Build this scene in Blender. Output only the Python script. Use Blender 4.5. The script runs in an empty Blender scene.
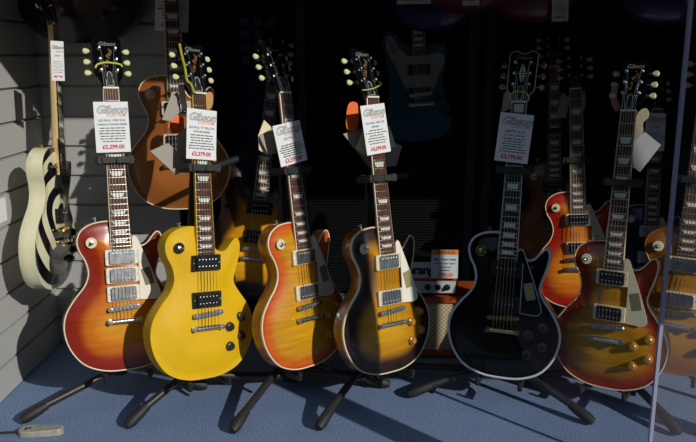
import bpy, bmesh, math, random
from mathutils import Vector, Matrix, geometry
random.seed(7)
S = bpy.context.scene
COL = S.collection
R = math.radians
CAM_Z = 1.04
PITCH = math.atan(166/759.)

# ------------------------------------------------------------------ helpers
def ray(px, py):
    c, s = math.cos(PITCH), math.sin(PITCH)
    x, u = px-348., 221.-py
    return Vector((x, 759*c+u*s, -759*s+u*c))
def at(px, py, Y):                       # point on a pixel's ray at depth Y
    r = ray(px, py); p = r*(Y/r.y); p.z += CAM_Z; return p
def on_floor(px, py, z=0.):
    r = ray(px, py); p = r*((z-CAM_Z)/r.z); p.z += CAM_Z; return p
def srgb(r, g, b, a=1.):
    f = lambda v: (v/255/12.92) if v/255 <= .04045 else ((v/255+.055)/1.055)**2.4
    return (f(r), f(g), f(b), a)

def mat(name, col, rough=.5, metal=0., coat=0., spec=.5, noise=None, sheen=0.):
    m = bpy.data.materials.new(name); m.use_nodes = True
    nt = m.node_tree; p = nt.nodes['Principled BSDF']
    p.inputs['Base Color'].default_value = col
    p.inputs['Roughness'].default_value = rough
    p.inputs['Metallic'].default_value = metal
    p.inputs['Coat Weight'].default_value = coat
    p.inputs['Coat Roughness'].default_value = .06
    p.inputs['Specular IOR Level'].default_value = spec
    if noise:
        sc, amt = noise
        tc = nt.nodes.new('ShaderNodeTexCoord'); n = nt.nodes.new('ShaderNodeTexNoise')
        n.inputs['Scale'].default_value = sc; n.inputs['Detail'].default_value = 4
        nt.links.new(tc.outputs['Object'], n.inputs['Vector'])
        r = nt.nodes.new('ShaderNodeValToRGB')
        r.color_ramp.elements[0].position = .3; r.color_ramp.elements[1].position = .7
        r.color_ramp.elements[0].color = tuple(c*(1-amt) for c in col[:3])+(1,)
        r.color_ramp.elements[1].color = tuple(min(1, c*(1+amt)) for c in col[:3])+(1,)
        nt.links.new(n.outputs['Fac'], r.inputs['Fac']); nt.links.new(r.outputs['Color'], p.inputs['Base Color'])
    return m

def burst(name, stops, flame=.25, rough=.3, coat=.35, axis=1):
    """sprayed sunburst: colour follows the distance to the body's rim (stored on the mesh)"""
    m = bpy.data.materials.new(name); m.use_nodes = True
    nt = m.node_tree; p = nt.nodes['Principled BSDF']; L = nt.links.new
    a = nt.nodes.new('ShaderNodeAttribute'); a.attribute_name = 'rim'
    tc = nt.nodes.new('ShaderNodeTexCoord')
    n = nt.nodes.new('ShaderNodeTexNoise'); n.inputs['Scale'].default_value = 9; L(tc.outputs['Object'], n.inputs['Vector'])
    ad = nt.nodes.new('ShaderNodeMath'); ad.operation = 'MULTIPLY_ADD'
    L(n.outputs['Fac'], ad.inputs[0]); ad.inputs[1].default_value = .12; L(a.outputs['Fac'], ad.inputs[2])
    r = nt.nodes.new('ShaderNodeValToRGB'); cr = r.color_ramp; cr.interpolation = 'EASE'
    while len(cr.elements) < len(stops): cr.elements.new(.5)
    for e, (pos, c) in zip(cr.elements, stops): e.position = min(1, pos+.06); e.color = c
    L(ad.outputs[0], r.inputs['Fac'])
    mp = nt.nodes.new('ShaderNodeMapping'); mp.inputs['Rotation'].default_value = (0, 0, R(6))
    mp.inputs['Scale'].default_value = (9, 95, 9) if axis else (95, 9, 9)
    L(tc.outputs['Object'], mp.inputs['Vector'])
    n2 = nt.nodes.new('ShaderNodeTexNoise'); n2.inputs['Scale'].default_value = 1; n2.inputs['Detail'].default_value = 2; n2.inputs['Distortion'].default_value = .6
    L(mp.outputs['Vector'], n2.inputs['Vector'])
    mr = nt.nodes.new('ShaderNodeMapRange'); mr.inputs[1].default_value = .3; mr.inputs[2].default_value = .7
    mr.inputs[3].default_value = 1-flame; mr.inputs[4].default_value = 1+flame*.5
    L(n2.outputs['Fac'], mr.inputs[0])
    mx = nt.nodes.new('ShaderNodeMix'); mx.data_type = 'RGBA'; mx.blend_type = 'MULTIPLY'; mx.inputs['Factor'].default_value = 1
    L(r.outputs['Color'], mx.inputs['A']); L(mr.outputs[0], mx.inputs['B']); L(mx.outputs['Result'], p.inputs['Base Color'])
    p.inputs['Roughness'].default_value = rough; p.inputs['Coat Weight'].default_value = coat; p.inputs['Coat Roughness'].default_value = .05
    return m

class MB:
    def __init__(s): s.bm = bmesh.new(); s.mi = 0
    def _tag(s, n0):
        s.bm.faces.ensure_lookup_table()
        for f in s.bm.faces[n0:]: f.material_index = s.mi
    def box(s, lo, hi, M=None):
        n0 = len(s.bm.faces)
        v = [Vector((x, y, z)) for x in (lo[0], hi[0]) for y in (lo[1], hi[1]) for z in (lo[2], hi[2])]
        if M: v = [M @ p for p in v]
        b = [s.bm.verts.new(p) for p in v]
        for q in ((0,1,3,2),(4,6,7,5),(0,4,5,1),(2,3,7,6),(0,2,6,4),(1,5,7,3)): s.bm.faces.new([b[i] for i in q])
        s._tag(n0); return s
    def prism(s, pts, z0, z1, M=None, bev=0.):
        """polygon pts (x,y) extruded z0..z1; optional chamfer on the z1 side"""
        n0 = len(s.bm.faces); n = len(pts)
        T = (lambda p: M @ Vector(p)) if M else (lambda p: Vector(p))
        rings = [[(x, y, z0) for x, y in pts]]
        if bev:
            cx = sum(p[0] for p in pts)/n; cy = sum(p[1] for p in pts)/n
            def inn(x, y):
                dx, dy = x-cx, y-cy; l = math.hypot(dx, dy) or 1
                return (x-dx/l*bev, y-dy/l*bev)
            rings += [[(x, y, z1-bev) for x, y in pts], [(*inn(x, y), z1) for x, y in pts]]
        else: rings += [[(x, y, z1) for x, y in pts]]
        vs = [[s.bm.verts.new(T(p)) for p in r] for r in rings]
        for a, b in zip(vs, vs[1:]):
            for i in range(n): s.bm.faces.new((a[i], a[(i+1) % n], b[(i+1) % n], b[i]))
        s.bm.faces.new(vs[-1]); s.bm.faces.new(vs[0][::-1])
        s._tag(n0); return s
    def tube(s, pts, r, n=10, cap=True, M=None):
        n0 = len(s.bm.faces)
        pts = [Vector(p) for p in pts]
        if M: pts = [M @ p for p in pts]
        rs = r if isinstance(r, (list, tuple)) else [r]*len(pts)
        rings = []; up = None
        for i, p in enumerate(pts):
            d = (pts[min(i+1, len(pts)-1)]-pts[max(i-1, 0)]).normalized()
            if up is None: up = d.orthogonal().normalized()
            u = (up-d*up.dot(d)).normalized(); up = u; w = d.cross(u)
            rings.append([s.bm.verts.new(p+(u*math.cos(2*math.pi*k/n)+w*math.sin(2*math.pi*k/n))*rs[i]) for k in range(n)])
        for a, b in zip(rings, rings[1:]):
            for k in range(n): s.bm.faces.new((a[k], a[(k+1) % n], b[(k+1) % n], b[k]))
        if cap: s.bm.faces.new(rings[0][::-1]); s.bm.faces.new(rings[-1])
        s._tag(n0); return s
    def lathe(s, prof, n=20, M=None):
        """prof: list of (r, z) about local z"""
        n0 = len(s.bm.faces); T = (lambda p: M @ Vector(p)) if M else (lambda p: Vector(p))
        rings = [[s.bm.verts.new(T((r*math.cos(2*math.pi*k/n), r*math.sin(2*math.pi*k/n), z))) for k in range(n)] for r, z in prof]
        for a, b in zip(rings, rings[1:]):
            for k in range(n): s.bm.faces.new((a[k], a[(k+1) % n], b[(k+1) % n], b[k]))
        s.bm.faces.new(rings[0][::-1]); s.bm.faces.new(rings[-1])
        s._tag(n0); return s
    def ball(s, c, r, M=None, n=12):
        n0 = len(s.bm.faces)
        X = Matrix.Translation(c) @ Matrix.Diagonal((*r, 1))
        if M: X = M @ X
        bmesh.ops.create_uvsphere(s.bm, u_segments=n, v_segments=max(6, n//2), radius=1, matrix=X)
        s._tag(n0); return s
    def mesh(s, name, mats, smooth=None):
        me = bpy.data.meshes.new(name)
        bmesh.ops.recalc_face_normals(s.bm, faces=s.bm.faces)
        s.bm.to_mesh(me); s.bm.free()
        for m in (mats if isinstance(mats, (list, tuple)) else [mats]): me.materials.append(m)
        if smooth:
            for p in me.polygons: p.use_smooth = True
            me.set_sharp_from_angle(angle=R(smooth))
        return me

def obj(name, me, parent=None, label=None, M=None):
    o = bpy.data.objects.new(name, me); COL.objects.link(o)
    if parent is not None: o.parent = parent
    if M is not None: o.matrix_local = M
    if label: o['label'] = label
    return o
def thing(name, label, cat, M=None, group=None, me=None):
    o = bpy.data.objects.new(name, me); COL.objects.link(o)
    if M is not None: o.matrix_world = M
    o['label'] = label; o['category'] = cat
    if group: o['group'] = group
    return o
def struct(name, me, parent=None):
    o = bpy.data.objects.new(name, me); COL.objects.link(o)
    if parent: o.parent = parent
    else: o['kind'] = 'structure'
    return o
def spline(pts, per=5, closed=True):
    n = len(pts); out = []
    for i in range(n if closed else n-1):
        g = (lambda k: pts[k % n]) if closed else (lambda k: pts[max(0, min(n-1, k))])
        p0, p1, p2, p3 = g(i-1), g(i), g(i+1), g(i+2)
        for k in range(per):
            t = k/per
            out.append(tuple(.5*(2*b+(c-a)*t+(2*a-5*b+4*c-d)*t*t+(3*b-a-3*c+d)*t**3) for a, b, c, d in zip(p0, p1, p2, p3)))
    if not closed: out.append(tuple(pts[-1]))
    return out
def pose(yaw, lean, roll, p):
    """world matrix of something whose local x is right, y up, z out of its face"""
    B = Matrix(((1,0,0),(0,0,-1),(0,1,0)))
    M = (B @ Matrix.Rotation(R(yaw), 3, 'Y') @ Matrix.Rotation(R(-lean), 3, 'X') @ Matrix.Rotation(R(roll), 3, 'Z')).to_4x4()
    M.translation = Vector(p); return M
def text_mesh(s, size, shear=0., offset=0., align='CENTER', spacing=1.):
    c = bpy.data.curves.new('lettering', 'FONT'); c.body = s; c.size = size; c.shear = shear; c.offset = offset
    c.align_x = align; c.align_y = 'CENTER'; c.space_character = spacing; c.resolution_u = 3
    o = bpy.data.objects.new('lettering', c); COL.objects.link(o)
    bpy.context.view_layer.update()
    me = bpy.data.meshes.new_from_object(o.evaluated_get(bpy.context.evaluated_depsgraph_get()))
    bpy.data.objects.remove(o); bpy.data.curves.remove(c)
    return me
def add_text(mb, s, size, x, y, z, M=None, **k):
    me = text_mesh(s, size, **k)
    X = Matrix.Translation((x, y, z))
    if M: X = M @ X
    me.transform(X); n0 = len(mb.bm.faces); mb.bm.from_mesh(me); mb._tag(n0); bpy.data.meshes.remove(me)

# ------------------------------------------------------------------ materials
CHROME = mat('chrome', (.66,.68,.70,1), .3, 1.)
NICKEL = mat('nickel_cover', (.50,.52,.54,1), .33, 1., noise=(70,.3))
GOLD = mat('gold_plate', (.78,.56,.24,1), .22, 1.)
BLACKP = mat('black_plastic', (.012,.012,.014,1), .3)
BLACKG = mat('black_lacquer', (.003,.0035,.005,1), .12, coat=.15, spec=.25)
CREAM = mat('cream_plastic', srgb(226,212,176), .4)
WHITEB = mat('aged_white_binding', srgb(222,212,190), .35)
BINDC = mat('cream_binding', srgb(236,214,178), .35)
BINDN = mat('thin_amber_binding', srgb(150,95,45), .35)
KEY = mat('tulip_key_plastic', srgb(214,214,160), .35)
ROSE = mat('rosewood', srgb(92,56,40), .65, spec=.25, noise=(60,.35))
EBONY = mat('ebony', srgb(26,22,22), .4)
PEARL = mat('pearl_inlay', srgb(235,236,226), .25, noise=(90,.12))
FRET = mat('fret_wire', (.58,.55,.50,1), .4, 1.)
STRING = mat('string_wire', (.62,.58,.52,1), .3, 1.)
BONE = mat('bone_nut', srgb(238,232,214), .4)
MAHOG = mat('cherry_mahogany', srgb(96,34,20), .3, coat=.3, noise=(25,.25))
BROWNM = mat('brown_mahogany', srgb(104,62,28), .3, coat=.3, noise=(25,.3))
MAPLEN = mat('pale_maple_neck', srgb(222,190,132), .4, noise=(20,.1))
YELL = mat('yellow_satin', srgb(222,176,8), .55, spec=.3, noise=(14,.05))
CREAMB = mat('ivory_lacquer', srgb(228,222,186), .25, coat=.4)
GUARD = mat('cream_pickguard', srgb(206,198,168), .4)
GUARDW = mat('white_pickguard', srgb(236,228,210), .4)
GUARDB = mat('black_pickguard', (.006,.006,.008,1), .2)
GUARDE = mat('white_ply_edge', srgb(205,208,214), .4)
PLAQ = mat('grey_film_plaque', srgb(116,112,86), .45)
PLAQL = mat('olive_film_plaque', srgb(150,142,96), .45)
GOLDKNOB = mat('amber_knob', srgb(176,122,44), .2, coat=.6)
BLACKKNOB = mat('black_knob', (.022,.022,.02,1), .3, coat=.3)
CARD = mat('white_card', srgb(232,232,232), .6)
INK = mat('black_ink', srgb(35,35,38), .6)
INKG = mat('grey_ink', srgb(96,98,102), .6)
INKB = mat('blue_ink', srgb(40,110,165), .6)
INKR = mat('red_ink', srgb(205,40,70), .6)
INKO = mat('orange_ink', srgb(232,140,60), .6)
GOLDINK = mat('gold_silkscreen', srgb(128,88,36), .4)
PEARLINK = mat('pearl_logo', srgb(120,120,114), .3)
RUBBER = mat('black_rubber', (.014,.014,.015,1), .6)
STEELB = mat('black_powder_steel', (.035,.033,.032,1), .38, .3)
BAND = mat('lime_elastic', srgb(196,200,70), .55)
BANDO = mat('olive_ribbon', srgb(170,158,40), .55)
CARDO = mat('orange_card', srgb(236,104,32), .6)
CARDG = mat('grey_card', srgb(160,152,142), .65)
CARDC = mat('cream_card', srgb(228,216,180), .6)
CARDK = mat('kraft_card', srgb(196,140,86), .6)
CARDP = mat('pink_card', srgb(190,120,110), .6)

B_CHERRY3 = burst('cherry_burst_top', [(0, srgb(120,24,22)), (.2, srgb(150,42,20)), (.42, srgb(206,110,22)), (.8, srgb(214,144,34))], .16)
B_FADED = burst('faded_cherry_burst_top', [(0, srgb(196,66,22)), (.13, srgb(208,100,20)), (.32, srgb(208,144,20)), (1, srgb(208,154,26))], .2)
B_TOBACCO = burst('tobacco_burst_top', [(0, srgb(32,15,16)), (.2, srgb(50,25,16)), (.46, srgb(190,130,12)), (1, srgb(212,158,16))], .16)
B_WASHED = burst('washed_cherry_burst_top', [(0, srgb(136,28,22)), (.14, srgb(154,54,20)), (.36, srgb(176,118,20)), (1, srgb(180,132,24))], .22)
B_HONEY = burst('honey_burst_top', [(0, srgb(140,80,26)), (.3, srgb(168,104,24)), (.6, srgb(182,128,28)), (1, srgb(186,136,34))], .2)
B_RED = burst('red_cherry_burst_top', [(0, srgb(150,14,18)), (.2, srgb(196,44,20)), (.45, srgb(236,128,28)), (1, srgb(240,160,44))], .2)
B_BLUE = burst('deep_blue_top', [(0, srgb(6,10,38)), (.4, srgb(10,22,74)), (1, srgb(14,30,92))], .25)
B_GOLD = burst('bronze_gold_top', [(0, srgb(146,86,38)), (1, srgb(166,100,44))], .04, rough=.35, coat=.3)
B_SUN = burst('dark_sunburst_top', [(0, srgb(22,11,10)), (.3, srgb(44,22,12)), (.55, srgb(206,140,18)), (1, srgb(226,164,26))], .1)
B_WALNUT = burst('walnut_brown_top', [(0, srgb(96,50,24)), (.4, srgb(150,86,34)), (1, srgb(196,130,40))], .15)
B_DARK = burst('dark_violet_burst_top', [(0, srgb(20,12,20)), (.4, srgb(44,26,34)), (1, srgb(84,52,40))], .15)
B_MAGENTA = burst('wine_red_top', [(0, srgb(110,16,46)), (1, srgb(150,30,62))], .1)
B_NAVY = burst('navy_top', [(0, srgb(10,18,70)), (1, srgb(22,36,120))], .1)
B_ORANGE = burst('rust_red_top', [(0, srgb(96,24,14)), (1, srgb(140,52,26))], .1)
B_TEALD = burst('dim_blue_top', [(0, srgb(14,30,80)), (1, srgb(20,44,100))], .05)
TEAL = mat('teal_lacquer', srgb(14,92,106), .25, coat=.5)
SIDE_AMB = mat('amber_side', srgb(168,100,36), .3, coat=.3, noise=(20,.3))
SIDE_TOB = mat('tobacco_side', srgb(120,76,26), .3, coat=.3, noise=(16,.45))
SIDE_DK = mat('dark_side', srgb(50,26,16), .3, coat=.3)
SIDE_BL = mat('navy_side', srgb(10,18,60), .3, coat=.3)

def bullseye():
    m = bpy.data.materials.new('bullseye_top'); m.use_nodes = True
    nt = m.node_tree; p = nt.nodes['Principled BSDF']; L = nt.links.new
    tc = nt.nodes.new('ShaderNodeTexCoord'); mp = nt.nodes.new('ShaderNodeMapping')
    mp.inputs['Location'].default_value = (-.0, -.235, 0); mp.inputs['Scale'].default_value = (1.1, 1, 0)
    L(tc.outputs['Object'], mp.inputs['Vector'])
    ln = nt.nodes.new('ShaderNodeVectorMath'); ln.operation = 'LENGTH'; L(mp.outputs['Vector'], ln.inputs[0])
    a = nt.nodes.new('ShaderNodeMath'); a.operation = 'MULTIPLY'; a.inputs[1].default_value = 1/.064; L(ln.outputs['Value'], a.inputs[0])
    f = nt.nodes.new('ShaderNodeMath'); f.operation = 'FRACT'; L(a.outputs[0], f.inputs[0])
    g = nt.nodes.new('ShaderNodeMath'); g.operation = 'GREATER_THAN'; g.inputs[1].default_value = .5; L(f.outputs[0], g.inputs[0])
    mx = nt.nodes.new('ShaderNodeMix'); mx.data_type = 'RGBA'; L(g.outputs[0], mx.inputs['Factor'])
    mx.inputs['A'].default_value = (.006,.006,.008,1); mx.inputs['B'].default_value = srgb(228,222,186)
    L(mx.outputs['Result'], p.inputs['Base Color']); p.inputs['Roughness'].default_value = .2; p.inputs['Coat Weight'].default_value = .4
    return m
BULL = bullseye()

# ------------------------------------------------------------------ guitar building blocks (metres; y along the neck, z out of the face)
LP = [(0,0),(-.06,.005),(-.115,.03),(-.151,.078),(-.165,.132),(-.158,.18),(-.132,.222),(-.104,.256),(-.092,.29),(-.098,.325),(-.113,.355),(-.118,.385),(-.106,.413),(-.078,.431),(-.045,.437),(-.026,.436),
      (.0,.425),(.027,.390),(.040,.370),(.058,.362),(.074,.367),(.089,.384),(.101,.397),(.111,.399),(.119,.388),(.1205,.368),(.114,.335),(.104,.303),(.0985,.275),(.110,.25),(.136,.215),(.158,.175),(.165,.132),(.151,.078),(.115,.03),(.06,.005)]
h = [(.09,.008),(.155,.045),(.194,.1),(.203,.15),(.19,.205),(.157,.255),(.137,.295),(.136,.335),(.145,.375),(.146,.42),(.13,.462),(.1,.482),(.072,.472),(.052,.44),(.04,.415),(.022,.403)]
ES = [(0,0)]+[(-x, y) for x, y in h]+h[::-1]
BIRD = [(x*.9, y*.97) for x, y in [(0,0),(-.09,.008),(-.14,.04),(-.152,.10),(-.138,.18),(-.132,.26),(-.142,.34),(-.158,.40),(-.15,.44),(-.118,.452),(-.09,.43),(-.07,.405),(-.04,.395),(0,.392),(.03,.392),(.06,.39),(.09,.395),(.118,.39),(.128,.36),(.118,.30),(.105,.24),(.118,.17),(.14,.11),(.142,.06),(.11,.02),(.06,.004)]]
NUT_Y, SCALE = .814, .626
FB0, FB0_Y = .018, .355
def zb(y): return FB0-(y-FB0_Y)*.061
def hw(y): return .028-(y-FB0_Y)/(NUT_Y-FB0_Y)*.0065
def fret_y(n): return NUT_Y-SCALE*(1-2**(-n/12))

BODY_CACHE = {}
def inside(p, poly):
    x, y = p; c = False; n = len(poly)
    for i in range(n):
        x1, y1 = poly[i]; x2, y2 = poly[(i+1) % n]
        if (y1 > y) != (y2 > y) and x < (x2-x1)*(y-y1)/(y2-y1)+x1: c = not c
    return c
def rim_dist(p, poly):
    best = 9.; px, py = p; n = len(poly)
    for i in range(n):
        x1, y1 = poly[i]; x2, y2 = poly[(i+1) % n]
        dx, dy = x2-x1, y2-y1; t = max(0, min(1, ((px-x1)*dx+(py-y1)*dy)/(dx*dx+dy*dy+1e-12)))
        d = (px-x1-t*dx)**2+(py-y1-t*dy)**2
        if d < best: best = d
    return math.sqrt(best)
def body_geo(key, ctrl, arch):
    if key in BODY_CACHE: return BODY_CACHE[key]
    out = spline(ctrl, 5)
    g = .009; xs = [i*g for i in range(-25, 26)]; ys = [j*g for j in range(0, 56)]
    inner = [(x, y) for x in xs for y in ys if inside((x, y), out) and rim_dist((x, y), out) > .004]
    pts = [Vector(p) for p in out+inner]; n = len(out)
    v, e, f, ov, oe, of = geometry.delaunay_2d_cdt(pts, [(i, (i+1) % n) for i in range(n)], [], 1, 1e-7)
    V = [];
    for q in v:
        d = rim_dist((q.x, q.y), out); t = min(1, d/.085)
        zz = arch*(t*t*(3-2*t)) - .0012*math.sin(min(1, d/.03)*math.pi)*(1 if arch else 0)
        V.append((q.x, q.y, zz, d))
    BODY_CACHE[key] = (out, V, [tuple(x) for x in f]); return BODY_CACHE[key]
def top_z(key, x, y, arch):
    t = min(1, rim_dist((x, y), BODY_CACHE[key][0])/.085); return arch*t*t*(3-2*t)
def body_mesh(key, ctrl, top, side, arch=.014, thick=.05):
    out, V, F = body_geo(key, ctrl, arch)
    bm = bmesh.new(); lay = bm.verts.layers.float.new('rim')
    vs = []
    for x, y, z, d in V:
        w = bm.verts.new((x, y, z)); w[lay] = d/.15; vs.append(w)
    for f in F:
        try: q = bm.faces.new([vs[i] for i in f]); q.material_index = 0; q.smooth = True
        except ValueError: pass
    n = len(out); prev = None
    lv = [(0, 0), (-.004, -.0), (-.5*thick, .0), (-thick+.004, 0), (-thick, .004)]
    rings = []
    for z, ins in lv:
        rg = []
        for i, (x, y) in enumerate(out):
            a, b = Vector(out[i-1]), Vector(out[(i+1) % n]); t = (b-a).normalized(); nn = Vector((-t.y, t.x))
            # outline is clockwise or not: push towards the middle
            c = Vector((0, .2))-Vector((x, y))
            if nn.dot(c) < 0 and abs(x) > .13: nn = -nn
            rg.append(bm.verts.new((x+c.x*ins*4, y+c.y*ins*4, z)))
        rings.append(rg)
    for a, b in zip(rings, rings[1:]):
        for i in range(n):
            q = bm.faces.new((a[i], b[i], b[(i+1) % n], a[(i+1) % n])); q.material_index = 1; q.smooth = True
    q = bm.faces.new(rings[-1]); q.material_index = 1
    bmesh.ops.recalc_face_normals(bm, faces=bm.faces)
    me = bpy.data.meshes.new('body'); bm.to_mesh(me); bm.free()
    me.materials.append(top); me.materials.append(side)
    me.set_sharp_from_angle(angle=R(40))
    return me
def binding_mesh(key, m, w=.0032, depth=.006):
    out, V, F = BODY_CACHE[key]; n = len(out); bm = bmesh.new()
    area = sum(out[i][0]*out[(i+1) % n][1]-out[(i+1) % n][0]*out[i][1] for i in range(n))
    sg = 1 if area > 0 else -1
    prof = [(.0006, -depth), (.0006, .0004), (-w*.4, .0012), (-w, .0008), (-w, -.002)]
    rings = []
    for off, z in prof:
        rg = []
        for i, (x, y) in enumerate(out):
            a, b = Vector(out[i-1]), Vector(out[(i+1) % n]); t = (b-a).normalized(); nn = Vector((t.y, -t.x))*sg
            rg.append(bm.verts.new((x+nn.x*off, y+nn.y*off, z)))
        rings.append(rg)
    rings.append(rings[0])
    for a, b in zip(rings, rings[1:]):
        for i in range(n): bm.faces.new((a[i], a[(i+1) % n], b[(i+1) % n], b[i])).smooth = True
    bmesh.ops.recalc_face_normals(bm, faces=bm.faces)
    me = bpy.data.meshes.new('binding'); bm.to_mesh(me); bm.free(); me.materials.append(m); return me

CACHE = {}
def cached(key, fn):
    if key not in CACHE: CACHE[key] = fn()
    return CACHE[key]
HEAD = Matrix(((1,0,0,0),(0,.956,.292,NUT_Y),(0,-.292,.956,-.0115),(0,0,0,1)))   # headstock plane, tilted back 17 degrees

def m_fretboard(m):
    mb = MB(); ya, yb = FB0_Y-.004, NUT_Y-.001
    vs = []
    for y in (ya, yb):
        w = hw(y); z = zb(y); vs.append([mb.bm.verts.new(p) for p in ((-w, y, z-.006), (-w, y, z-.001), (-w*.5, y, z+.0004), (w*.5, y, z+.0004), (w, y, z-.001), (w, y, z-.006))])
    a, b = vs
    for i in range(6): mb.bm.faces.new((a[i], a[(i+1) % 6], b[(i+1) % 6], b[i]))
    mb.bm.faces.new(a); mb.bm.faces.new(b)
    return mb.mesh('fretboard', m)
def m_edge(m, s):
    mb = MB(); ya, yb = FB0_Y-.005, NUT_Y-.001; vs = []
    for y in (ya, yb):
        w = hw(y); z = zb(y); vs.append([mb.bm.verts.new((s*x, y, zz)) for x, zz in ((w-.0012, z-.006), (w+.0006, z-.006), (w+.0006, z-.0006), (w-.0012, z))])
    a, b = vs
    for i in range(4): mb.bm.faces.new((a[i], a[(i+1) % 4], b[(i+1) % 4], b[i]))
    mb.bm.faces.new(a); mb.bm.faces.new(b)
    return mb.mesh('edge_binding', m)
def m_neck(m):
    mb = MB(); rings = []
    for y, dep in ((.37, .055), (.405, .05), (.425, .03), (.445, .021), (.55, .020), (.70, .0185), (.80, .0175), (.818, .0175), (.835, .016)):
        w = hw(min(y, NUT_Y)); z = zb(min(y, NUT_Y))-.006
        if y > NUT_Y: z -= (y-NUT_Y)*.3
        rings.append([mb.bm.verts.new((w*math.cos(t), y, z-dep*math.sin(t)**.8 if math.sin(t) > 0 else z)) for t in [math.pi*k/10 for k in range(11)]])
    for a, b in zip(rings, rings[1:]):
        for k in range(10): mb.bm.faces.new((a[k], a[k+1], b[k+1], b[k]))
        mb.bm.faces.new((a[0], b[0], b[-1], a[-1]))
    mb.bm.faces.new(rings[0]); mb.bm.faces.new(rings[-1])
    return mb.mesh('neck', m, 50)
HALF = [(.0215,-.002),(.023,.012),(.030,.026),(.0385,.038),(.0392,.06),(.0398,.10),(.0405,.150),(.036,.153),(.028,.158),(.019,.158),(.011,.152),(.0,.149)]
HEADO = HALF+[(-x, y) for x, y in HALF[:-1]][::-1]
def m_head(m): return MB().prism(HEADO, -.014, 0, HEAD).mesh('headstock', m)
def m_headedge(m):
    mb = MB(); pts = HEADO[1:-1]
    for (x1, y1), (x2, y2) in zip(pts, pts[1:]):
        mb.tube([(x1, y1, -.0005), (x2, y2, -.0005)], .0013, 6, M=HEAD)
    return mb.mesh('headstock_binding', m)
def m_truss(m):
    o = [(-.0105,.008),(-.0105,.016),(-.008,.028),(-.006,.044),(-.003,.050),(.003,.050),(.006,.044),(.008,.028),(.0105,.016),(.0105,.008)]
    return MB().prism(o, 0, .0016, HEAD).mesh('truss_rod_cover', m)
def m_trussedge(m):
    o = [(-.0105,.008),(-.0105,.016),(-.008,.028),(-.006,.044),(-.003,.050),(.003,.050),(.006,.044),(.008,.028),(.0105,.016),(.0105,.008)]
    mb = MB()
    for i in range(len(o)): mb.tube([(*o[i], .0016), (*o[(i+1) % len(o)], .0016)], .0009, 6, M=HEAD)
    return mb.mesh('cover_edge', m)
def m_tuner(m, i, s):
    d = .054+.034*i
    mb = MB().lathe([(.0052,0),(.0052,.002),(.0034,.003),(.003,.011),(.0034,.013),(.001,.0135)], 12, HEAD @ Matrix.Translation((s*.0225, d, 0)))
    mb.box((s*.018-.006, d-.008, -.023), (s*.034+.004, d+.008, -.0141), HEAD)
    mb.tube([(s*.034, d, -.018), (s*.048, d, -.018)], .0022, 8, M=HEAD)
    return mb.mesh('tuner', m, 40)
def m_key(m, i, s):
    d = .054+.034*i; mb = MB()
    o = [(.046,-.0028),(.050,-.006),(.056,-.0085),(.062,-.0075),(.065,-.003),(.0655,0),(.065,.003),(.062,.0075),(.056,.0085),(.050,.006),(.046,.0028)]
    o = [(s*x, d+y) for x, y in o]
    mb.prism(o, -.0215, -.0145, HEAD, bev=.002)
    return mb.mesh('tuner_key', m)
def string_path(i):
    x0 = (-.0175+.007*i); xb = (-.026+.0104*i)
    side = -1 if i < 3 else 1; k = i if i < 3 else 5-i
    post = HEAD @ Vector((side*.0225+(-.003 if side > 0 else .003), .054+.034*k, .006))
    return [(xb, .149, .034), (xb, .188, .0345), (x0, NUT_Y, zb(NUT_Y)+.0035), tuple(post)]
def m_string(m, i): return MB().tube(string_path(i), .00085-.00007*i, 6).mesh('string', m)
def ringshape(w, hh, r, n=5):
    o = []
    for cx, cy, a0 in ((w-r, hh-r, 0), (-w+r, hh-r, 90), (-w+r, -hh+r, 180), (w-r, -hh+r, 270)):
        for k in range(n): o.append((cx+r*math.cos(R(a0+90*k/(n-1))), cy+r*math.sin(R(a0+90*k/(n-1)))))
    return o
def hump(y):   # carved-top height on the axis
    return .0132
PUH = dict(full=.0225)
def m_pring(m, y, zt): return MB().prism(ringshape(.0455,.0225,.004), .006, zt, Matrix.Translation((0, y, 0)), bev=.0015).mesh('pickup', m)
def m_pcover(m, y, zt): return MB().prism(ringshape(.0352,.0188,.004), zt-.002, zt+.007, Matrix.Translation((0, y, 0)), bev=.0018).mesh('pickup_cover', m)
def poles(parent, m, y, zt, rows):
    me = cached(('pole', m.name), lambda: MB().lathe([(.0023,0),(.0023,.0008),(.001,.0012)], 8).mesh('pole_piece', m))
    for yy in rows:
        for i in range(6): obj('pole_piece', me, parent, None, Matrix.Translation((-.026+.0104*i, y+yy, zt)))
def rscrews(parent, m, y, zt):
    me = cached(('rscrew', m.name), lambda: MB().lathe([(.0018,0),(.0018,.0009),(.0008,.0013)], 8).mesh('screw', m))
    for x in (-.0405, .0405): obj('screw', me, parent, None, Matrix.Translation((x, y, zt-.0003)))
def m_dogear(m, y, zt):
    o = ringshape(.0425,.0225,.005)
    return MB().prism(o, .006, zt, Matrix.Translation((0, y, 0)), bev=.002).mesh('pickup', m)
def m_bridge(m, y):
    mb = MB(); M = Matrix.Translation((0, y, 0)) @ Matrix.Rotation(R(4), 4, 'Z')
    o = ringshape(.047,.0068,.0066)
    mb.prism(o, .0225, .030, M, bev=.0012)
    for s in (-1, 1): mb.lathe([(.0032,.008),(.0032,.02),(.0075,.0205),(.0075,.0225),(.004,.0305),(.001,.031)], 12, M @ Matrix.Translation((s*.037, 0, 0)))
    return mb.mesh('bridge', m, 40)
def m_saddle(m, y, i):
    M = Matrix.Translation((0, y, 0)) @ Matrix.Rotation(R(4), 4, 'Z') @ Matrix.Translation((-.026+.0104*i, (i % 3-1)*.0015, 0))
    return MB().prism([(-.0036,-.003),(.0036,-.003),(.0014,.003),(-.0014,.003)], .0298, .0335, M).mesh('saddle', m)
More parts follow.
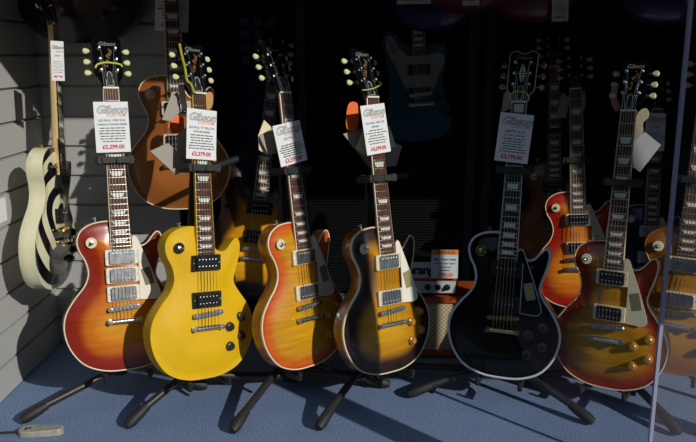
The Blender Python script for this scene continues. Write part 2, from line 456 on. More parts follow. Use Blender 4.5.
def m_tail(m, y):
    mb = MB(); pts = []; 
    prof = [(-.0065,.021),(-.0065,.027),(-.003,.0315),(.003,.0315),(.0065,.028),(.0065,.021)]
    rings = []
    for x in (-.041, -.036, .036, .041):
        s = .8 if abs(x) > .04 else 1
        rings.append([mb.bm.verts.new((x, y+a*s, z)) for a, z in prof])
    for a, b in zip(rings, rings[1:]):
        for k in range(6): mb.bm.faces.new((a[k], a[(k+1) % 6], b[(k+1) % 6], b[k]))
    mb.bm.faces.new(rings[0]); mb.bm.faces.new(rings[-1])
    return mb.mesh('tailpiece', m, 60)
def m_stud(m, y, s): return MB().lathe([(.004,.006),(.004,.019),(.0082,.0195),(.0082,.0215),(.005,.022),(.005,.029),(.0078,.0295),(.0070,.033),(.001,.0335)], 14, Matrix.Translation((s*.0425, y, 0))).mesh('stud', m, 40)
def m_knob(m, x, y, z): return MB().lathe([(.0142,z),(.0142,z+.002),(.0125,z+.003),(.0116,z+.010),(.0094,z+.011),(.0090,z+.015),(.0075,z+.0165),(.001,z+.0168)], 20, Matrix.Translation((x, y, 0))).mesh('knob', m, 35)
def m_swring(m, x, y, z):
    return MB().lathe([(.0155,z),(.0155,z+.0014),(.0145,z+.0022),(.0052,z+.0022),(.0052,z)], 24, Matrix.Translation((x, y, 0))).mesh('selector_ring', m, 35)
def m_switch(nut, x, y, z):
    return MB().lathe([(.0062,z+.001),(.0062,z+.0055),(.004,z+.006),(.0018,z+.0065),(.0015,z+.012),(.003,z+.014),(.0034,z+.02),(.001,z+.0225)], 12, Matrix.Translation((x, y, 0))).mesh('selector_switch', nut, 35)
def guard_poly():
    a = [(.031,.352),(.031,.386),(.038,.3935),(.046,.386),(.056,.360),(.080,.30),(.104,.232),(.1065,.216),(.100,.206),(.088,.203),(.0465,.206),(.0463,.352)]
    return a
def m_guard(m): return MB().prism(guard_poly(), .0165, .019).mesh('pickguard', m)
def m_guardedge(m):
    mb = MB(); o = guard_poly()
    for i in range(1, 11): mb.tube([(*o[i], .0185), (*o[i+1], .0185)], .0011, 6)
    return mb.mesh('guard_edge', m)
def m_plaque(m, dx=0):
    M = Matrix.Translation((.070+dx, .272, 0)) @ Matrix.Rotation(R(14), 4, 'Z')
    return MB().prism(ringshape(.0135,.025,.002), .019, .0196, M).mesh('plaque', m)
def m_pin(m, x, y, ang):
    M = Matrix.Translation((x, y, -.024)) @ Matrix.Rotation(R(ang), 4, 'Z') @ Matrix.Rotation(R(-90), 4, 'X')
    return MB().lathe([(.006,0),(.003,.003),(.003,.009),(.0066,.011),(.0066,.0135),(.002,.0145)], 12, M).mesh('strap_button', m, 40)
def m_fret(m, n):
    y = fret_y(n); w = hw(y); z = zb(y)
    return MB().tube([(-w, y, z-.0006), (-w*.5, y, z+.0006), (w*.5, y, z+.0006), (w, y, z-.0006)], .0011, 6).mesh('fret', m)
def m_inlay(m, n, kind):
    a, b = fret_y(n), fret_y(n-1); y0, y1 = a+(b-a)*.2, a+(b-a)*.8
    w = hw(y0)
    if kind == 'block': o = [(-w*.62, y0-.001), (w*.62, y0-.001), (w*.62, y1+.001), (-w*.62, y1+.001)]
    else: o = [(-w*.55, y0), (w*.55, y0), (w*.72, y1), (-w*.72, y1)]
    mb = MB(); mb.prism(o, 0, .0008, Matrix(((1,0,0,0),(0,1,0,0),(0,-.061,1,FB0+.061*FB0_Y),(0,0,0,1))))
    return mb.mesh('inlay', m)

def guitar(label, M, top, side=MAHOG, bind=BINDC, shape='LP', hard=CHROME, cover=NICKEL, ring=CREAM, knob=GOLDKNOB, guard=None, plaque=None, plaque_label=None,
           pickups=('neck','bridge'), neckm=MAHOG, board=ROSE, inlay='trap', keym=KEY, swm=CREAM, headmat=None, custom=False, group=None, text=None, detail=True,
           arch=.014, thick=.05, p90=False, body_label=None, name='electric_guitar', bodymesh=None, polem=None, knobs=True):
    g = thing(name, label, 'guitar', M, group)
    ctrl = dict(LP=LP, ES=ES, BIRD=BIRD)[shape]
    b = obj('body', bodymesh or body_mesh(shape+str(arch), ctrl, top, side, arch, thick), g, body_label)
    if bind: obj('binding', cached(('bind', shape, bind.name, custom), lambda: binding_mesh(shape+str(arch), bind, .006 if custom else .0032, .008)), b)
    nk = obj('neck', cached(('neck', neckm.name), lambda: m_neck(neckm)), g)
    fb = obj('fretboard', cached(('fb', board.name), lambda: m_fretboard(board)), g)
    for s in (-1, 1):
        eb = bind or neckm
        obj('edge_binding', cached(('eb', eb.name, s), lambda: m_edge(eb, s)), fb)
    for n in range(1, 23): obj('fret', cached(('fret', n), lambda: m_fret(FRET, n)), fb)
    for n in ((1,) if inlay == 'block' else ())+(3, 5, 7, 9, 12, 15, 17, 19, 21): obj('inlay', cached(('inlay', n, inlay), lambda: m_inlay(PEARL, n, inlay)), fb)
    obj('nut', cached('nut', lambda: MB().box((-.0215, NUT_Y-.001, zb(NUT_Y)-.006), (.0215, NUT_Y+.004, zb(NUT_Y)+.0035)).mesh('nut', BONE)), g)
    hm = headmat or BLACKG
    hd = obj('headstock', cached(('head', hm.name), lambda: m_head(hm)), g)
    if custom: obj('headstock_binding', cached('hb', lambda: m_headedge(GUARDE)), hd)
    tc = obj('truss_rod_cover', cached('truss', lambda: m_truss(BLACKP)), hd)
    obj('cover_edge', cached('trussedge', lambda: m_trussedge(GUARDE)), hd)
    if custom:
        mb = MB()
        for sx in (-1, 1):
            for sy in (-1, 1):
                mb.prism([(sx*.0015, .088+sy*.004), (sx*.0085, .088+sy*.004), (sx*.006, .088+sy*.015), (sx*.0015, .088+sy*.031)], 0, .0012, HEAD)
        mb.box((-.0125, .0866, 0), (.0125, .0894, .0012), HEAD)
        obj('diamond_inlay', mb.mesh('diamond_inlay', PEARL), hd)
    if text:
        mb = MB(); add_text(mb, 'Gibson', .017, 0, .137, .0006, HEAD, shear=.35, offset=.0003); obj('logo_lettering', mb.mesh('logo_lettering', PEARLINK), hd)
        if not custom:
            mb = MB(); add_text(mb, 'Les Paul', .017, 0, .092, .0006, HEAD @ Matrix.Translation((0,.092,0)) @ Matrix.Rotation(R(72),4,'Z') @ Matrix.Translation((0,-.092,0)), shear=.3, offset=.0004); obj('script_lettering', mb.mesh('script_lettering', GOLDINK), hd)
    for s in (-1, 1):
        for i in range(3):
            t = obj('tuner', cached(('tuner', hard.name, i, s), lambda: m_tuner(hard, i, s)), g)
            obj('tuner_key', cached(('key', keym.name, i, s), lambda: m_key(keym, i, s)), t)
    if shape != 'BIRD':
        rows = {'neck': (.333, .0195), 'bridge': (.2285, .0215), 'mid': (.281, .0205)}
        for pk in pickups:
            y, zt = rows[pk]
            if p90:
                p = obj('pickup', cached(('dog', pk), lambda: m_dogear(BLACKP, y, zt+.004)), g)
                poles(p, GOLD, y, zt+.004, (0,))
                continue
            p = obj('pickup', cached(('ring', pk, ring.name), lambda: m_pring(ring, y, zt)), g)
            c = obj('pickup_cover', cached(('cov', pk, cover.name), lambda: m_pcover(cover, y, zt)), p)
            rr = (.0095, -.0095) if cover is BLACKP else ((.0105,) if pk == 'neck' else (-.0105,))
            poles(p, polem or CHROME, y, zt+.007, rr)
            rscrews(p, CHROME, y, zt)
    by = .188
    br = obj('bridge', cached(('br', hard.name), lambda: m_bridge(hard, by)), g)
    for i in range(6): obj('saddle', cached(('sad', hard.name, i), lambda: m_saddle(hard, by, i)), br)
    tp = obj('tailpiece', cached(('tp', hard.name), lambda: m_tail(hard, .149)), g)
    for s in (-1, 1): obj('stud', cached(('stud', hard.name, s), lambda: m_stud(hard, .149, s)), tp)
    if knobs:
        for (x, y) in ((.074,.143), (.114,.168), (.115,.112), (.075,.086)):
            z = top_z(shape+str(arch), x, y, arch)
            obj('knob', cached(('knob', knob.name, x, shape), lambda: m_knob(knob, x, y, z)), g)
    if shape == 'LP':
        sx, sy = -.0795, .378; sz = top_z(shape+str(arch), sx-.004, sy, arch)+.0035
        obj('selector_ring', cached(('swr', swm.name), lambda: m_swring(swm, sx, sy, sz)), g)
        obj('selector_switch', cached(('sw', hard.name), lambda: m_switch(hard, sx, sy, sz)), g)
        obj('strap_button', cached(('pin', hard.name), lambda: m_pin(hard, -.06, .434, 18)), g)
    if guard:
        pg = obj('pickguard', cached(('pg', guard.name), lambda: m_guard(guard)), g)
        if custom: obj('guard_edge', cached('pge', lambda: m_guardedge(GUARDE)), pg)
        if plaque: obj('plaque', cached(('plq', plaque.name), lambda: m_plaque(plaque)), pg, plaque_label)
    for i in range(6): obj('string', cached(('str', i), lambda: m_string(STRING, i)), g)
    return g

POSE = {1:(26.03,8.38,-1.94,-0.6441,2.0662,0.1440), 2:(40.37,8.76,-6.70,-0.4088,2.0245,0.1354), 3:(44.91,9.08,-2.88,-0.1142,2.1197,0.1307),
4:(36.91,9.26,-2.63,0.1272,2.1074,0.1179), 5:(-20.01,7.44,-0.20,0.4510,2.1023,0.1014), 7:(-33.04,7.43,1.42,0.7580,2.0864,0.0775),
8:(-26.00,7.93,-1.38,0.9695,2.1272,0.1055), 9:(0.01,8.95,-2.89,1.1804,2.8843,0.0283), 6:(-13.99,7.83,4.15,0.8667,2.7035,0.1150), 11:(6.88,0.11,-0.06,-0.5515,2.4628,0.5406)}
MX = {k: pose(v[0], v[1], v[2], v[3:]) for k, v in POSE.items()}
GS = 'electric guitars on floor stands'; GH = 'electric guitars hung in the shop'

guitar('cherry sunburst electric guitar with three chrome pickups, nearest the slatted grey wall', MX[1], B_CHERRY3, MAHOG, BINDC, guard=GUARDW, plaque=PLAQ, plaque_label='grey film plaque', ring=GUARDW,
       pickups=('neck','mid','bridge'), group=GS, text=True)
guitar('plain bright yellow electric guitar with black open pickups and no pickguard', MX[2], YELL, YELL, None, ring=BLACKP, cover=BLACKP, knob=BLACKKNOB, neckm=YELL, swm=BLACKP, group=GS, text=True)
guitar('faded orange and amber sunburst electric guitar standing right of the yellow one', MX[3], B_FADED, SIDE_AMB, BINDC, guard=GUARD, plaque=PLAQ, plaque_label='grey film plaque', group=GS, text=True)
guitar('tobacco brown sunburst electric guitar with dark edge and yellow middle', MX[4], B_TOBACCO, SIDE_TOB, BINDC, guard=GUARDW, plaque=PLAQL, plaque_label='olive film plaque', neckm=BROWNM, group=GS, text=True)
guitar('black electric guitar with white bound edge, gold hardware and block inlays', MX[5], BLACKG, BLACKG, GUARDE, hard=GOLD, p90=True, knob=BLACKKNOB, guard=GUARDB, plaque=PLAQL, plaque_label='olive film plaque', board=EBONY,
       inlay='block', keym=GOLD, swm=GOLD, custom=True, group=GS, text=True, neckm=BLACKG)
guitar('washed cherry sunburst electric guitar with cream pickguard, right of the black guitar', MX[7], B_WASHED, MAHOG, BINDC, cover=BLACKP, guard=GUARD, plaque=PLAQ, plaque_label='grey film plaque', group=GS, text=True)
guitar('honey amber electric guitar cut off by the right edge of the picture', MX[8], B_HONEY, BROWNM, BINDN, neckm=BROWNM, group=GS, text=True)
guitar('deep blue electric guitar standing behind the washed cherry sunburst one', MX[9], B_BLUE, SIDE_BL, BINDC, guard=GUARD, neckm=BROWNM, group=GS)
guitar('red and orange sunburst electric guitar standing behind the black guitar', MX[6], B_RED, MAHOG, BINDC, guard=GUARD, cover=BLACKP, group=GS)
guitar('bronze gold electric guitar hung on the back panel behind the yellow guitar', MX[11], B_GOLD, BROWNM, BINDC, ring=CREAM, cover=BLACKP, neckm=BROWNM, swm=mat('grey_ring', srgb(205,190,170), .5), group=GH, knob=GOLDKNOB)

def hung(px, py, Y, yaw=0, lean=0, roll=0):
    return pose(yaw, lean, roll, at(px, py, Y))
Mz = hung(56, 288, 2.28, 90, -2, -9)
guitar('ivory electric guitar with black bullseye rings and gold hardware on the slatted wall', Mz, BULL, CREAMB, None, hard=GOLD, cover=BLACKP, ring=BLACKP, knob=BLACKKNOB, neckm=MAPLEN, board=EBONY, inlay='block', keym=GOLD,
       swm=BLACKP, group=GH)
M335 = pose(8, 7, -7.5, at(250, 299, 2.62))
guitar('dark sunburst hollow body electric guitar standing behind, between the yellow and the faded orange guitars', M335, B_SUN, SIDE_DK, None, shape='ES', cover=BLACKP, ring=BLACKP, knob=BLACKKNOB, group=GS, keym=CREAM, arch=.012, thick=.045, neckm=BROWNM)
M17 = pose(-8, 6, 2, at(553, 268, 3.0))
guitar('walnut brown electric guitar standing deepest, behind the red and orange sunburst one', M17, B_WALNUT, BROWNM, None, cover=BLACKP, ring=BLACKP, neckm=BROWNM, group=GS)
Mt = pose(6, 0, 3, at(421, 141, 3.08))
MD = hung(85, 43, 2.535, 2, 1, 3)
guitar('dark violet guitar hung high above the cherry three-pickup one, only its lower body in view', MD, B_DARK, SIDE_DK, None, shape='ES', cover=BLACKP, ring=BLACKP, knob=BLACKKNOB, group=GH, arch=.012, thick=.06)
guitar('wine red guitar hung high above the black guitar, only its bottom showing', hung(470, 13, 2.75, 0, 0, 2), B_MAGENTA, MAHOG, None, group=GH)
guitar('dim blue guitar hung high over the teal guitar, only its bottom showing', hung(432, 32, 3.0, 0, 0, 0), B_TEALD, SIDE_BL, None, group=GH)
guitar('rust red guitar hung high between wine red and navy ones, bottom showing', hung(533, 22, 2.9, 0, 0, 0), B_ORANGE, MAHOG, None, group=GH)
guitar('navy blue guitar hung high at the top right, only its bottom showing', hung(664, 26, 2.75, 0, 0, 0), B_NAVY, SIDE_BL, None, group=GH)
# teal guitar with large white guard
t = guitar('teal electric guitar with large white pickguard hung behind the tobacco sunburst one', Mt, TEAL, TEAL, None, shape='BIRD', arch=.0, thick=.035, cover=BLACKP, ring=BLACKP, group=GH, neckm=MAHOG, knobs=False)
pgp = spline([(x*.9, y*.97) for x, y in [(-.135,.435),(-.11,.425),(-.085,.385),(-.05,.352),(0,.348),(.05,.352),(.085,.358),(.112,.345),(.112,.315),(.09,.27),(.06,.205),(.02,.18),(-.03,.18),(-.06,.22),(-.10,.30),(-.14,.385)]], 3)
pg = obj('pickguard', MB().prism(pgp, .0, .0028).mesh('pickguard', mat('greyed_pickguard', srgb(166,160,150), .4)), t, 'white pickguard')
mb = MB()
for a, b in (((-.12,.41),(-.098,.352)), ((-.112,.40),(-.085,.36)), ((-.12,.41),(-.112,.40)), ((-.105,.36),(-.085,.36))): mb.tube([(*a,.0032),(*b,.0032)], .0013, 6)
obj('emblem', mb.mesh('emblem', INK), pg)
for y in (.285, .195):
    p = obj('pickup', MB().prism(ringshape(.045,.02,.004), 0, .012, Matrix.Translation((0, y, 0)), bev=.002).mesh('pickup', BLACKP), t)
for x, y in ((.075,.165), (.09,.125), (.112,.10)):
    obj('knob', m_knob(BLACKKNOB, x, y, 0), t)

# ------------------------------------------------------------------ price tags, hang tags, bands
def plane_hit(M, px, py, z):
    """where the pixel's ray meets the guitar's local plane z"""
    I = M.inverted(); o = I @ Vector((0, 0, CAM_Z)); d = (I.to_3x3() @ ray(px, py))
    k = (z-o.z)/d.z; return o+d*k
def tag_matrix(M, tl, tr, bl, br, z):
    P = [plane_hit(M, *p, z) for p in (tl, tr, bl, br)]
    c = sum(P, Vector())/4; up = ((P[0]+P[1])-(P[2]+P[3])).normalized(); up.z = 0; up.normalize()
    nz = Vector((0, 0, 1)); x = up.cross(nz)
    w = ((P[1]-P[0]).length+(P[3]-P[2]).length)/2; hh = ((P[0]-P[2]).length+(P[1]-P[3]).length)/2
    L = Matrix((x, up, nz)).transposed().to_4x4(); L.translation = c
    return M @ L, w, hh
GT = 'price tags tied to guitar necks'
def price_tag(label, M, w, hh, price, blue, bold=None, group=GT, name='price_tag', logo=True):
    t = thing(name, label, 'price tag', M, group)
    obj('card', MB().box((-w/2, -hh/2, -.0006), (w/2, hh/2, .0006)).mesh('card', CARD), t)
    z = .0009; k = w/.1
    if logo:
        mb = MB(); add_text(mb, 'Gibson', .032*k, 0, hh*.34, z, shear=.4, offset=.0011*k, spacing=.98); lg = obj('logo_lettering', mb.mesh('logo_lettering', INKG), t)
        mb = MB(); add_text(mb, 'Gibson', .032*k, 0, hh*.34, z+.0003, shear=.4, offset=-.0004, spacing=.98); obj('logo_fill', mb.mesh('logo_fill', CARD), lg)
        mb = MB(); add_text(mb, 'CUSTOM', .012*k, .014*k, hh*.235, z, offset=.0003, spacing=1.2); obj('maker_lettering', mb.mesh('maker_lettering', INKO), t)
    mb = MB(); add_text(mb, blue, .0104*k*min(1, 15/max(1, len(blue))), 0, hh*.13, z, offset=.0002); obj('heading_lettering', mb.mesh('heading_lettering', INKB), t)
    mb = MB(); rnd = random.Random(price)
    if bold: add_text(mb, bold, .0072*k, 0, hh*.05, z, offset=.0002)
    for i in range(6):                                 # lines too small to read: word-length strokes
        y = hh*(-.02-.053*i); W = w*rnd.uniform(.55, .9); x = -W/2
        while x < W/2:
            l = min(rnd.uniform(.006, .016)*k, W/2-x); mb.box((x, y-.0014*k, z-.0002), (x+l, y+.0014*k, z)); x += l+.0024*k
    obj('small_print', mb.mesh('small_print', INK), t)
    mb = MB(); add_text(mb, price, .0165*k, 0, -hh*.395, z, offset=.0006, spacing=.98); obj('price_lettering', mb.mesh('price_lettering', INKR), t)
    return t
def tagged(label, gi, tl, tr, bl, br, price, blue, bold, z=.012):
    M, w, hh = tag_matrix(MX[gi] if isinstance(gi, int) else gi, tl, tr, bl, br, z)
    return price_tag(label, M, w, hh, price, blue, bold)
tagged('white price tag reading £5,299.00 on the neck of the three-pickup guitar', 1, (93,102.5), (127.5,101), (96.5,153), (131,151.5), '£5,299.00', 'LES PAUL 1959 VOS', '3 PICKUP CUSTOM ORDER')
tagged('white price tag reading £3,379.00 on the neck of the yellow guitar', 2, (187,108), (216.5,111), (186,158), (216,161), '£3,379.00', 'LES PAUL TV YELLOW', 'CUSTOM ORDER')
tagged('tilted white price tag reading £3,599.00 on the neck of the faded orange guitar', 3, (272,124.5), (299.5,121.5), (281,166.5), (307.5,160.5), '£3,599.00', 'LES PAUL', None)
tagged('white price tag reading £4,299.00 on the neck of the tobacco sunburst guitar', 4, (360,105), (384,104), (367,155), (391,152), '£4,299.00', 'LES PAUL 1958 VOS', 'HISTORIC')
tagged('shaded white price tag reading £3,199.00 on the neck of the black guitar', 5, (501,111.5), (534,116), (494,160), (527.5,164.5), '£3,199.00', 'LIMITED RUN', 'LES PAUL CUSTOM')
# tag on the bullseye guitar, hung from its headstock
M, w, hh = tag_matrix(pose(52, 0, 0, at(57, 60, 2.24)), (50.5,40.5), (63,41.5), (51.5,80.5), (65,81), 0)
price_tag('narrow white price tag turned aside on the neck of the ivory bullseye guitar', M, w, hh, '£4,199.00', 'LES PAUL', None)
M, w, hh = tag_matrix(pose(0, 3, 0, at(172, 5, 2.5)), (156,-30), (190,-27), (155,30), (188,33), 0)
price_tag('dim white price tag reading £3,499.00 hanging at the top edge left of centre', M, w, hh, '£3,499.00', 'LES PAUL', 'CUSTOM SHOP')
M, w, hh = tag_matrix(pose(0, 3, 0, at(408, -20, 2.8)), (397,-45), (430,-45), (396,3), (432,5), 0)
price_tag('dim price tag at the top edge above the teal guitar', M, w, hh, '£1,299.00', 'FIREBIRD', None)
M, w, hh = tag_matrix(pose(0, 3, 0, at(474, -20, 2.69)), (462,-45), (480,-45), (463,5), (479,6), 0)
price_tag('dim price tag on the wine red hanging guitar', M, w, hh, '£999.00', 'SG', None)
M, w, hh = tag_matrix(pose(0, 3, 0, at(560, 5, 2.87)), (552,-18), (569,-18), (552,21), (568,22), 0)
price_tag('dim price tag on the rust red hanging guitar', M, w, hh, '£899.00', 'LES PAUL', None)
M, w, hh = tag_matrix(pose(0, 6, 0, at(656, 130, 2.93)), (646,113), (666,113), (644,150), (664,152), 0)
price_tag('shaded price tag on the neck of the deep blue guitar', M, w, hh, '£2,799.00', 'LES PAUL', None)

def hang_tag(label, gi, pts, z, m, name='hang_tag', cat='tag', group='manufacturer hang tags', fold=False):
    """a small card whose corners sit on the given pixels, lying in a plane behind or before the neck"""
    M = MX[gi] if isinstance(gi, int) else gi
    P = [plane_hit(M, *p, z) for p in pts]; c = sum(P, Vector())/len(P)
    o = [(p.x-c.x, p.y-c.y) for p in P]
    L = M.copy(); L.translation = M @ c
    return thing(name, label, cat, L, group, MB().prism(o, -.0008, .0008).mesh(name, m))
hang_tag('white folded hang tag left of the yellow guitar headstock', 2, [(178,85),(184,84),(187,108),(181,111)], -.075, CARD)
hang_tag('long grey hang tag beside the orange one', 2, [(171,95),(178,92),(180,112),(171,121),(162,120)], -.085, CARDG)
hang_tag('orange hang tag left of the yellow guitar price tag', 2, [(169,117),(174,113),(184,118),(184,132),(172,134),(168,127)], -.088, CARDO)
hang_tag('tan booklet tilted behind the yellow guitar neck', 2, [(177,135),(190,124),(192,168),(177,152)], -.06, CARDG, 'booklet', 'booklet', 'guide booklets')
hang_tag('grey booklet with a folded flap at the left of the yellow neck', 2, [(150,151),(168,143),(192,165),(176,175)], -.065, CARDG, 'booklet', 'booklet', 'guide booklets')
hang_tag('rounded kraft tag behind the nut of the yellow guitar', 2, spline([(206,94),(211,92),(213,97),(212,106),(208,110),(205,104)], 3), -.03, CARDK)
hang_tag('cream booklet with curled corner left of the faded orange neck', 3, [(264,120),(271,127),(268,155),(259,150),(258,136)], -.05, CARDC, 'booklet', 'booklet', 'guide booklets')
hang_tag('grey booklet behind the faded orange neck', 3, [(259,136),(276,126),(281,152),(268,155)], -.035, CARDG, 'booklet', 'booklet', 'guide booklets')
hang_tag('orange and rust hang tag left of the tobacco sunburst neck', 4, spline([(348,105),(355,102),(359,108),(358,126),(352,132),(346,126)], 3), -.05, CARDO)
hang_tag('cream booklet tilted behind the tobacco sunburst neck', 4, [(363,130),(356,148),(368,160),(396,146),(389,126)], -.04, CARDC, 'booklet', 'booklet', 'guide booklets')
hang_tag('grey booklet lowest behind the tobacco sunburst neck', 4, [(343,134),(362,128),(402,146),(396,166),(370,168)], -.055, CARDG, 'booklet', 'booklet', 'guide booklets')
hang_tag('pale tag behind the black guitar nut', 5, [(504,94),(509,88),(514,95),(512,108),(501,113)], -.03, CARDG)
hang_tag('white booklet turned diamond-wise right of the washed cherry neck', 7, [(645,132),(661,145),(640,172),(633,167),(634,140)], -.04, CARD, 'booklet', 'booklet', 'guide booklets')
hang_tag('cream scalloped tag above the white booklet', 7, spline([(638,113),(645,108),(649,112),(648,118),(643,123),(643,132),(637,139),(634,137),(635,125)], 3), -.035, CARDC)
hang_tag('pinkish tag left of the washed cherry nut', 7, [(611,88),(619,87),(621,108),(616,112),(611,104)], -.045, CARDP)
hang_tag('pale tag left of the red and orange sunburst nut', 6, [(562,92),(570,98),(566,118),(556,118)], -.035, CARDG)
hang_tag('pale tag right of the red and orange sunburst nut', 6, [(580,100),(585,88),(586,104),(580,120)], -.035, CARDG)

def band(label, gi, pts, m, r=.0022, z=.006):
    M = MX[gi]; P = [plane_hit(M, *p, 0) for p in pts]; out = []
    for p in P:                               # lay it on the tilted headstock face
        d = (p.y-NUT_Y)/.956
        for _ in range(4):
            q = HEAD @ Vector((0, max(d, 0), 0)); hit = plane_hit(M, *pts[P.index(p)], q.z); d = (hit.y-NUT_Y)/.956
        out.append(HEAD @ Vector((hit.x, d, z)))
    c = out[0].copy(); out = [tuple(p-c) for p in spline([tuple(p) for p in out], 4, False) for p in [Vector(p)]]
    L = M.copy(); L.translation = M @ c
    return thing('elastic_band', label, 'elastic band', L, 'elastic bands on headstocks', MB().tube(out, r, 8).mesh('elastic_band', m, 60))
band('lime elastic band across the three-pickup guitar headstock', 1, [(95,69),(97,65.5),(104,63.5),(113,64),(120,65.5),(122,68)], BAND, .003)
band('thin lime elastic band across the tobacco sunburst headstock', 4, [(361,91),(367,90.5),(373,89),(378,86.5)], BAND, .0018)
band('lime elastic band looped round the black guitar headstock base', 5, [(511,101),(510,97),(514,93),(520,92),(526,93.5),(529,98),(528,102)], BAND, .0026)
band('olive ribbon hanging down the side of the yellow guitar headstock', 2, [(177.5,46),(180,58),(183,70),(185,82),(189,86),(192,95)], BANDO, .004, .012)

# ------------------------------------------------------------------ guitar stands
ST = 'folding guitar stands on the carpet'
def stand(label, gi, yoke_px, feet, chrome=False, arm=None):
    M = MX[gi] if isinstance(gi, int) else gi
    bx = M.translation; back = -(M.to_3x3() @ Vector((0,0,1))); back.z = 0; back.normalize()
    side = Vector((-back.y, back.x, 0))        # towards the guitar's right
    right = (M.to_3x3() @ Vector((1,0,0))); right.z = 0; right.normalize()
    base = Vector((bx.x, bx.y, 0))+back*.125
    st = thing('guitar_stand', label, 'stand', Matrix.Translation(base), ST)
    yl = plane_hit(M, *yoke_px, .0); yk = M @ Vector((0, yl.y, -.035)); 
    top = yk-base; hub = Vector((0, 0, .13))
    obj('post', MB().tube([hub*.8, hub+(top-hub)*.5, top+Vector((0,0,.0))+back*.02], [.0125,.0125,.009], 12).mesh('post', STEELB, 40), st)
    obj('hub', MB().lathe([(.02,.085),(.024,.09),(.024,.15),(.018,.16)], 14).mesh('hub', RUBBER, 40), st)
    # cradle
    for s in (-1, 1):
        a = hub-Vector((0,0,.03)); lb = M @ Vector((s*.062, .004, -.03)) - base; lb.z -= .014
        fr = lb-back*.058
        cr = obj('cradle_arm', MB().tube([a, a.lerp(lb, .55), lb, fr], .007, 10).mesh('cradle_arm', STEELB, 40), st)
        tip = fr+Vector((0,0,.02))
        obj('rubber_pad', MB().tube([lb, fr, fr+Vector((0,0,.008)), tip], .0065, 10).mesh('rubber_pad', RUBBER, 40), cr)
    # yoke: block behind the neck, two side arms and the closing gate in front
    Ly = Matrix.Translation(-base) @ M @ Matrix.Translation((0, yl.y, 0))
    w = hw(max(FB0_Y, min(NUT_Y, yl.y)))+.008; zf = zb(yl.y)
    yo = obj('yoke', MB().box((-w-.012, -.012, -.05), (w+.012, .012, -.03), Ly).mesh('yoke', RUBBER), st)
    for s in (-1, 1):
        obj('yoke_arm', MB().prism([(s*w, -.011), (s*(w+.015), -.011), (s*(w+.019), 0), (s*(w+.015), .011), (s*w, .011)], -.045, zf+.014, Ly).mesh('yoke_arm', RUBBER), yo)
        obj('gate', MB().prism(ringshape(w*.5+.004, .0095, .004), zf+.008, zf+.018, Ly @ Matrix.Translation((s*(w*.5+.004), 0, 0)), bev=.002).mesh('gate', RUBBER), yo)
    if arm:
        for q in arm:
            p0 = Ly @ Vector((w, 0, -.02)); p1 = at(*q) - base
            obj('height_lever', MB().tube([p0, p0.lerp(p1, .5), p1], [.009,.011,.012], 10).mesh('height_lever', RUBBER, 40), st)
    for i, f in enumerate(feet):
        fp = Vector(f)-base; fp.z = .02
        d = (fp-hub); ln = d.length; d.normalize()
        mt = CHROME if (chrome and i) else STEELB
        lg = obj('leg', MB().tube([hub-Vector((0,0,.025)), fp-d*.05], .0115, 12).mesh('leg', mt, 40), st, 'chrome leg' if chrome and i else None)
        fp.z = .016
        obj('rubber_foot', MB().tube([fp-d*.075, fp-d*.05, fp-d*.012, fp+d*.004], [.013,.0155,.0165,.011], 12).mesh('rubber_foot', RUBBER, 40), lg)
    return st
def ffoot(px, py): p = on_floor(px, py, .016); return p
stand('guitar stand nearest the slatted wall, under the three-pickup guitar', 1, (114,160), [ffoot(22,420), ffoot(206,386), (-.72,2.52,0)], True)
stand('guitar stand under the yellow guitar, leg reaching to the front', 2, (204,168), [ffoot(128,425), ffoot(300,378), (-.52,2.46,0)], False, [(258,152,2.35)])
stand('guitar stand under the faded orange guitar, leg reaching to the front', 3, (299,170), [ffoot(233,430), ffoot(388,384), (-.22,2.55,0)])
stand('guitar stand under the tobacco sunburst guitar', 4, (383,178), [ffoot(319,427), (.42,2.36,0), (.10,2.56,0)], False, [(407,175,2.26)])
stand('guitar stand under the black guitar, rubber foot on the sunlit carpet', 5, (512,170), [ffoot(592,421), ffoot(409,394), (.52,2.58,0)])
stand('guitar stand under the washed cherry sunburst guitar, foot at the lower right', 7, (612,182), [ffoot(678,432), ffoot(520,380), (.88,2.60,0)])
stand('guitar stand under the honey amber guitar at the right edge', 8, (693,180), [(1.25,2.02,0), (.86,2.42,0), (1.16,2.56,0)])
stand('guitar stand behind, under the dark sunburst hollow body guitar', M335, (262,150), [(-.55,2.72,0), (-.1,2.70,0), (-.36,3.1,0)])
stand('guitar stand behind, under the red and orange sunburst guitar', 6, (577,160), [(.66,2.62,0), (1.02,2.56,0), (.92,3.04,0)])
stand('guitar stand behind, under the deep blue guitar', 9, (650,165), [(1.06,2.74,0), (1.5,2.85,0), (1.26,3.17,0)])
stand('guitar stand deepest at the right, under the walnut brown guitar', M17, (560,130), [(.58,3.02,0), (.98,3.17,0), (.72,3.19,0)])

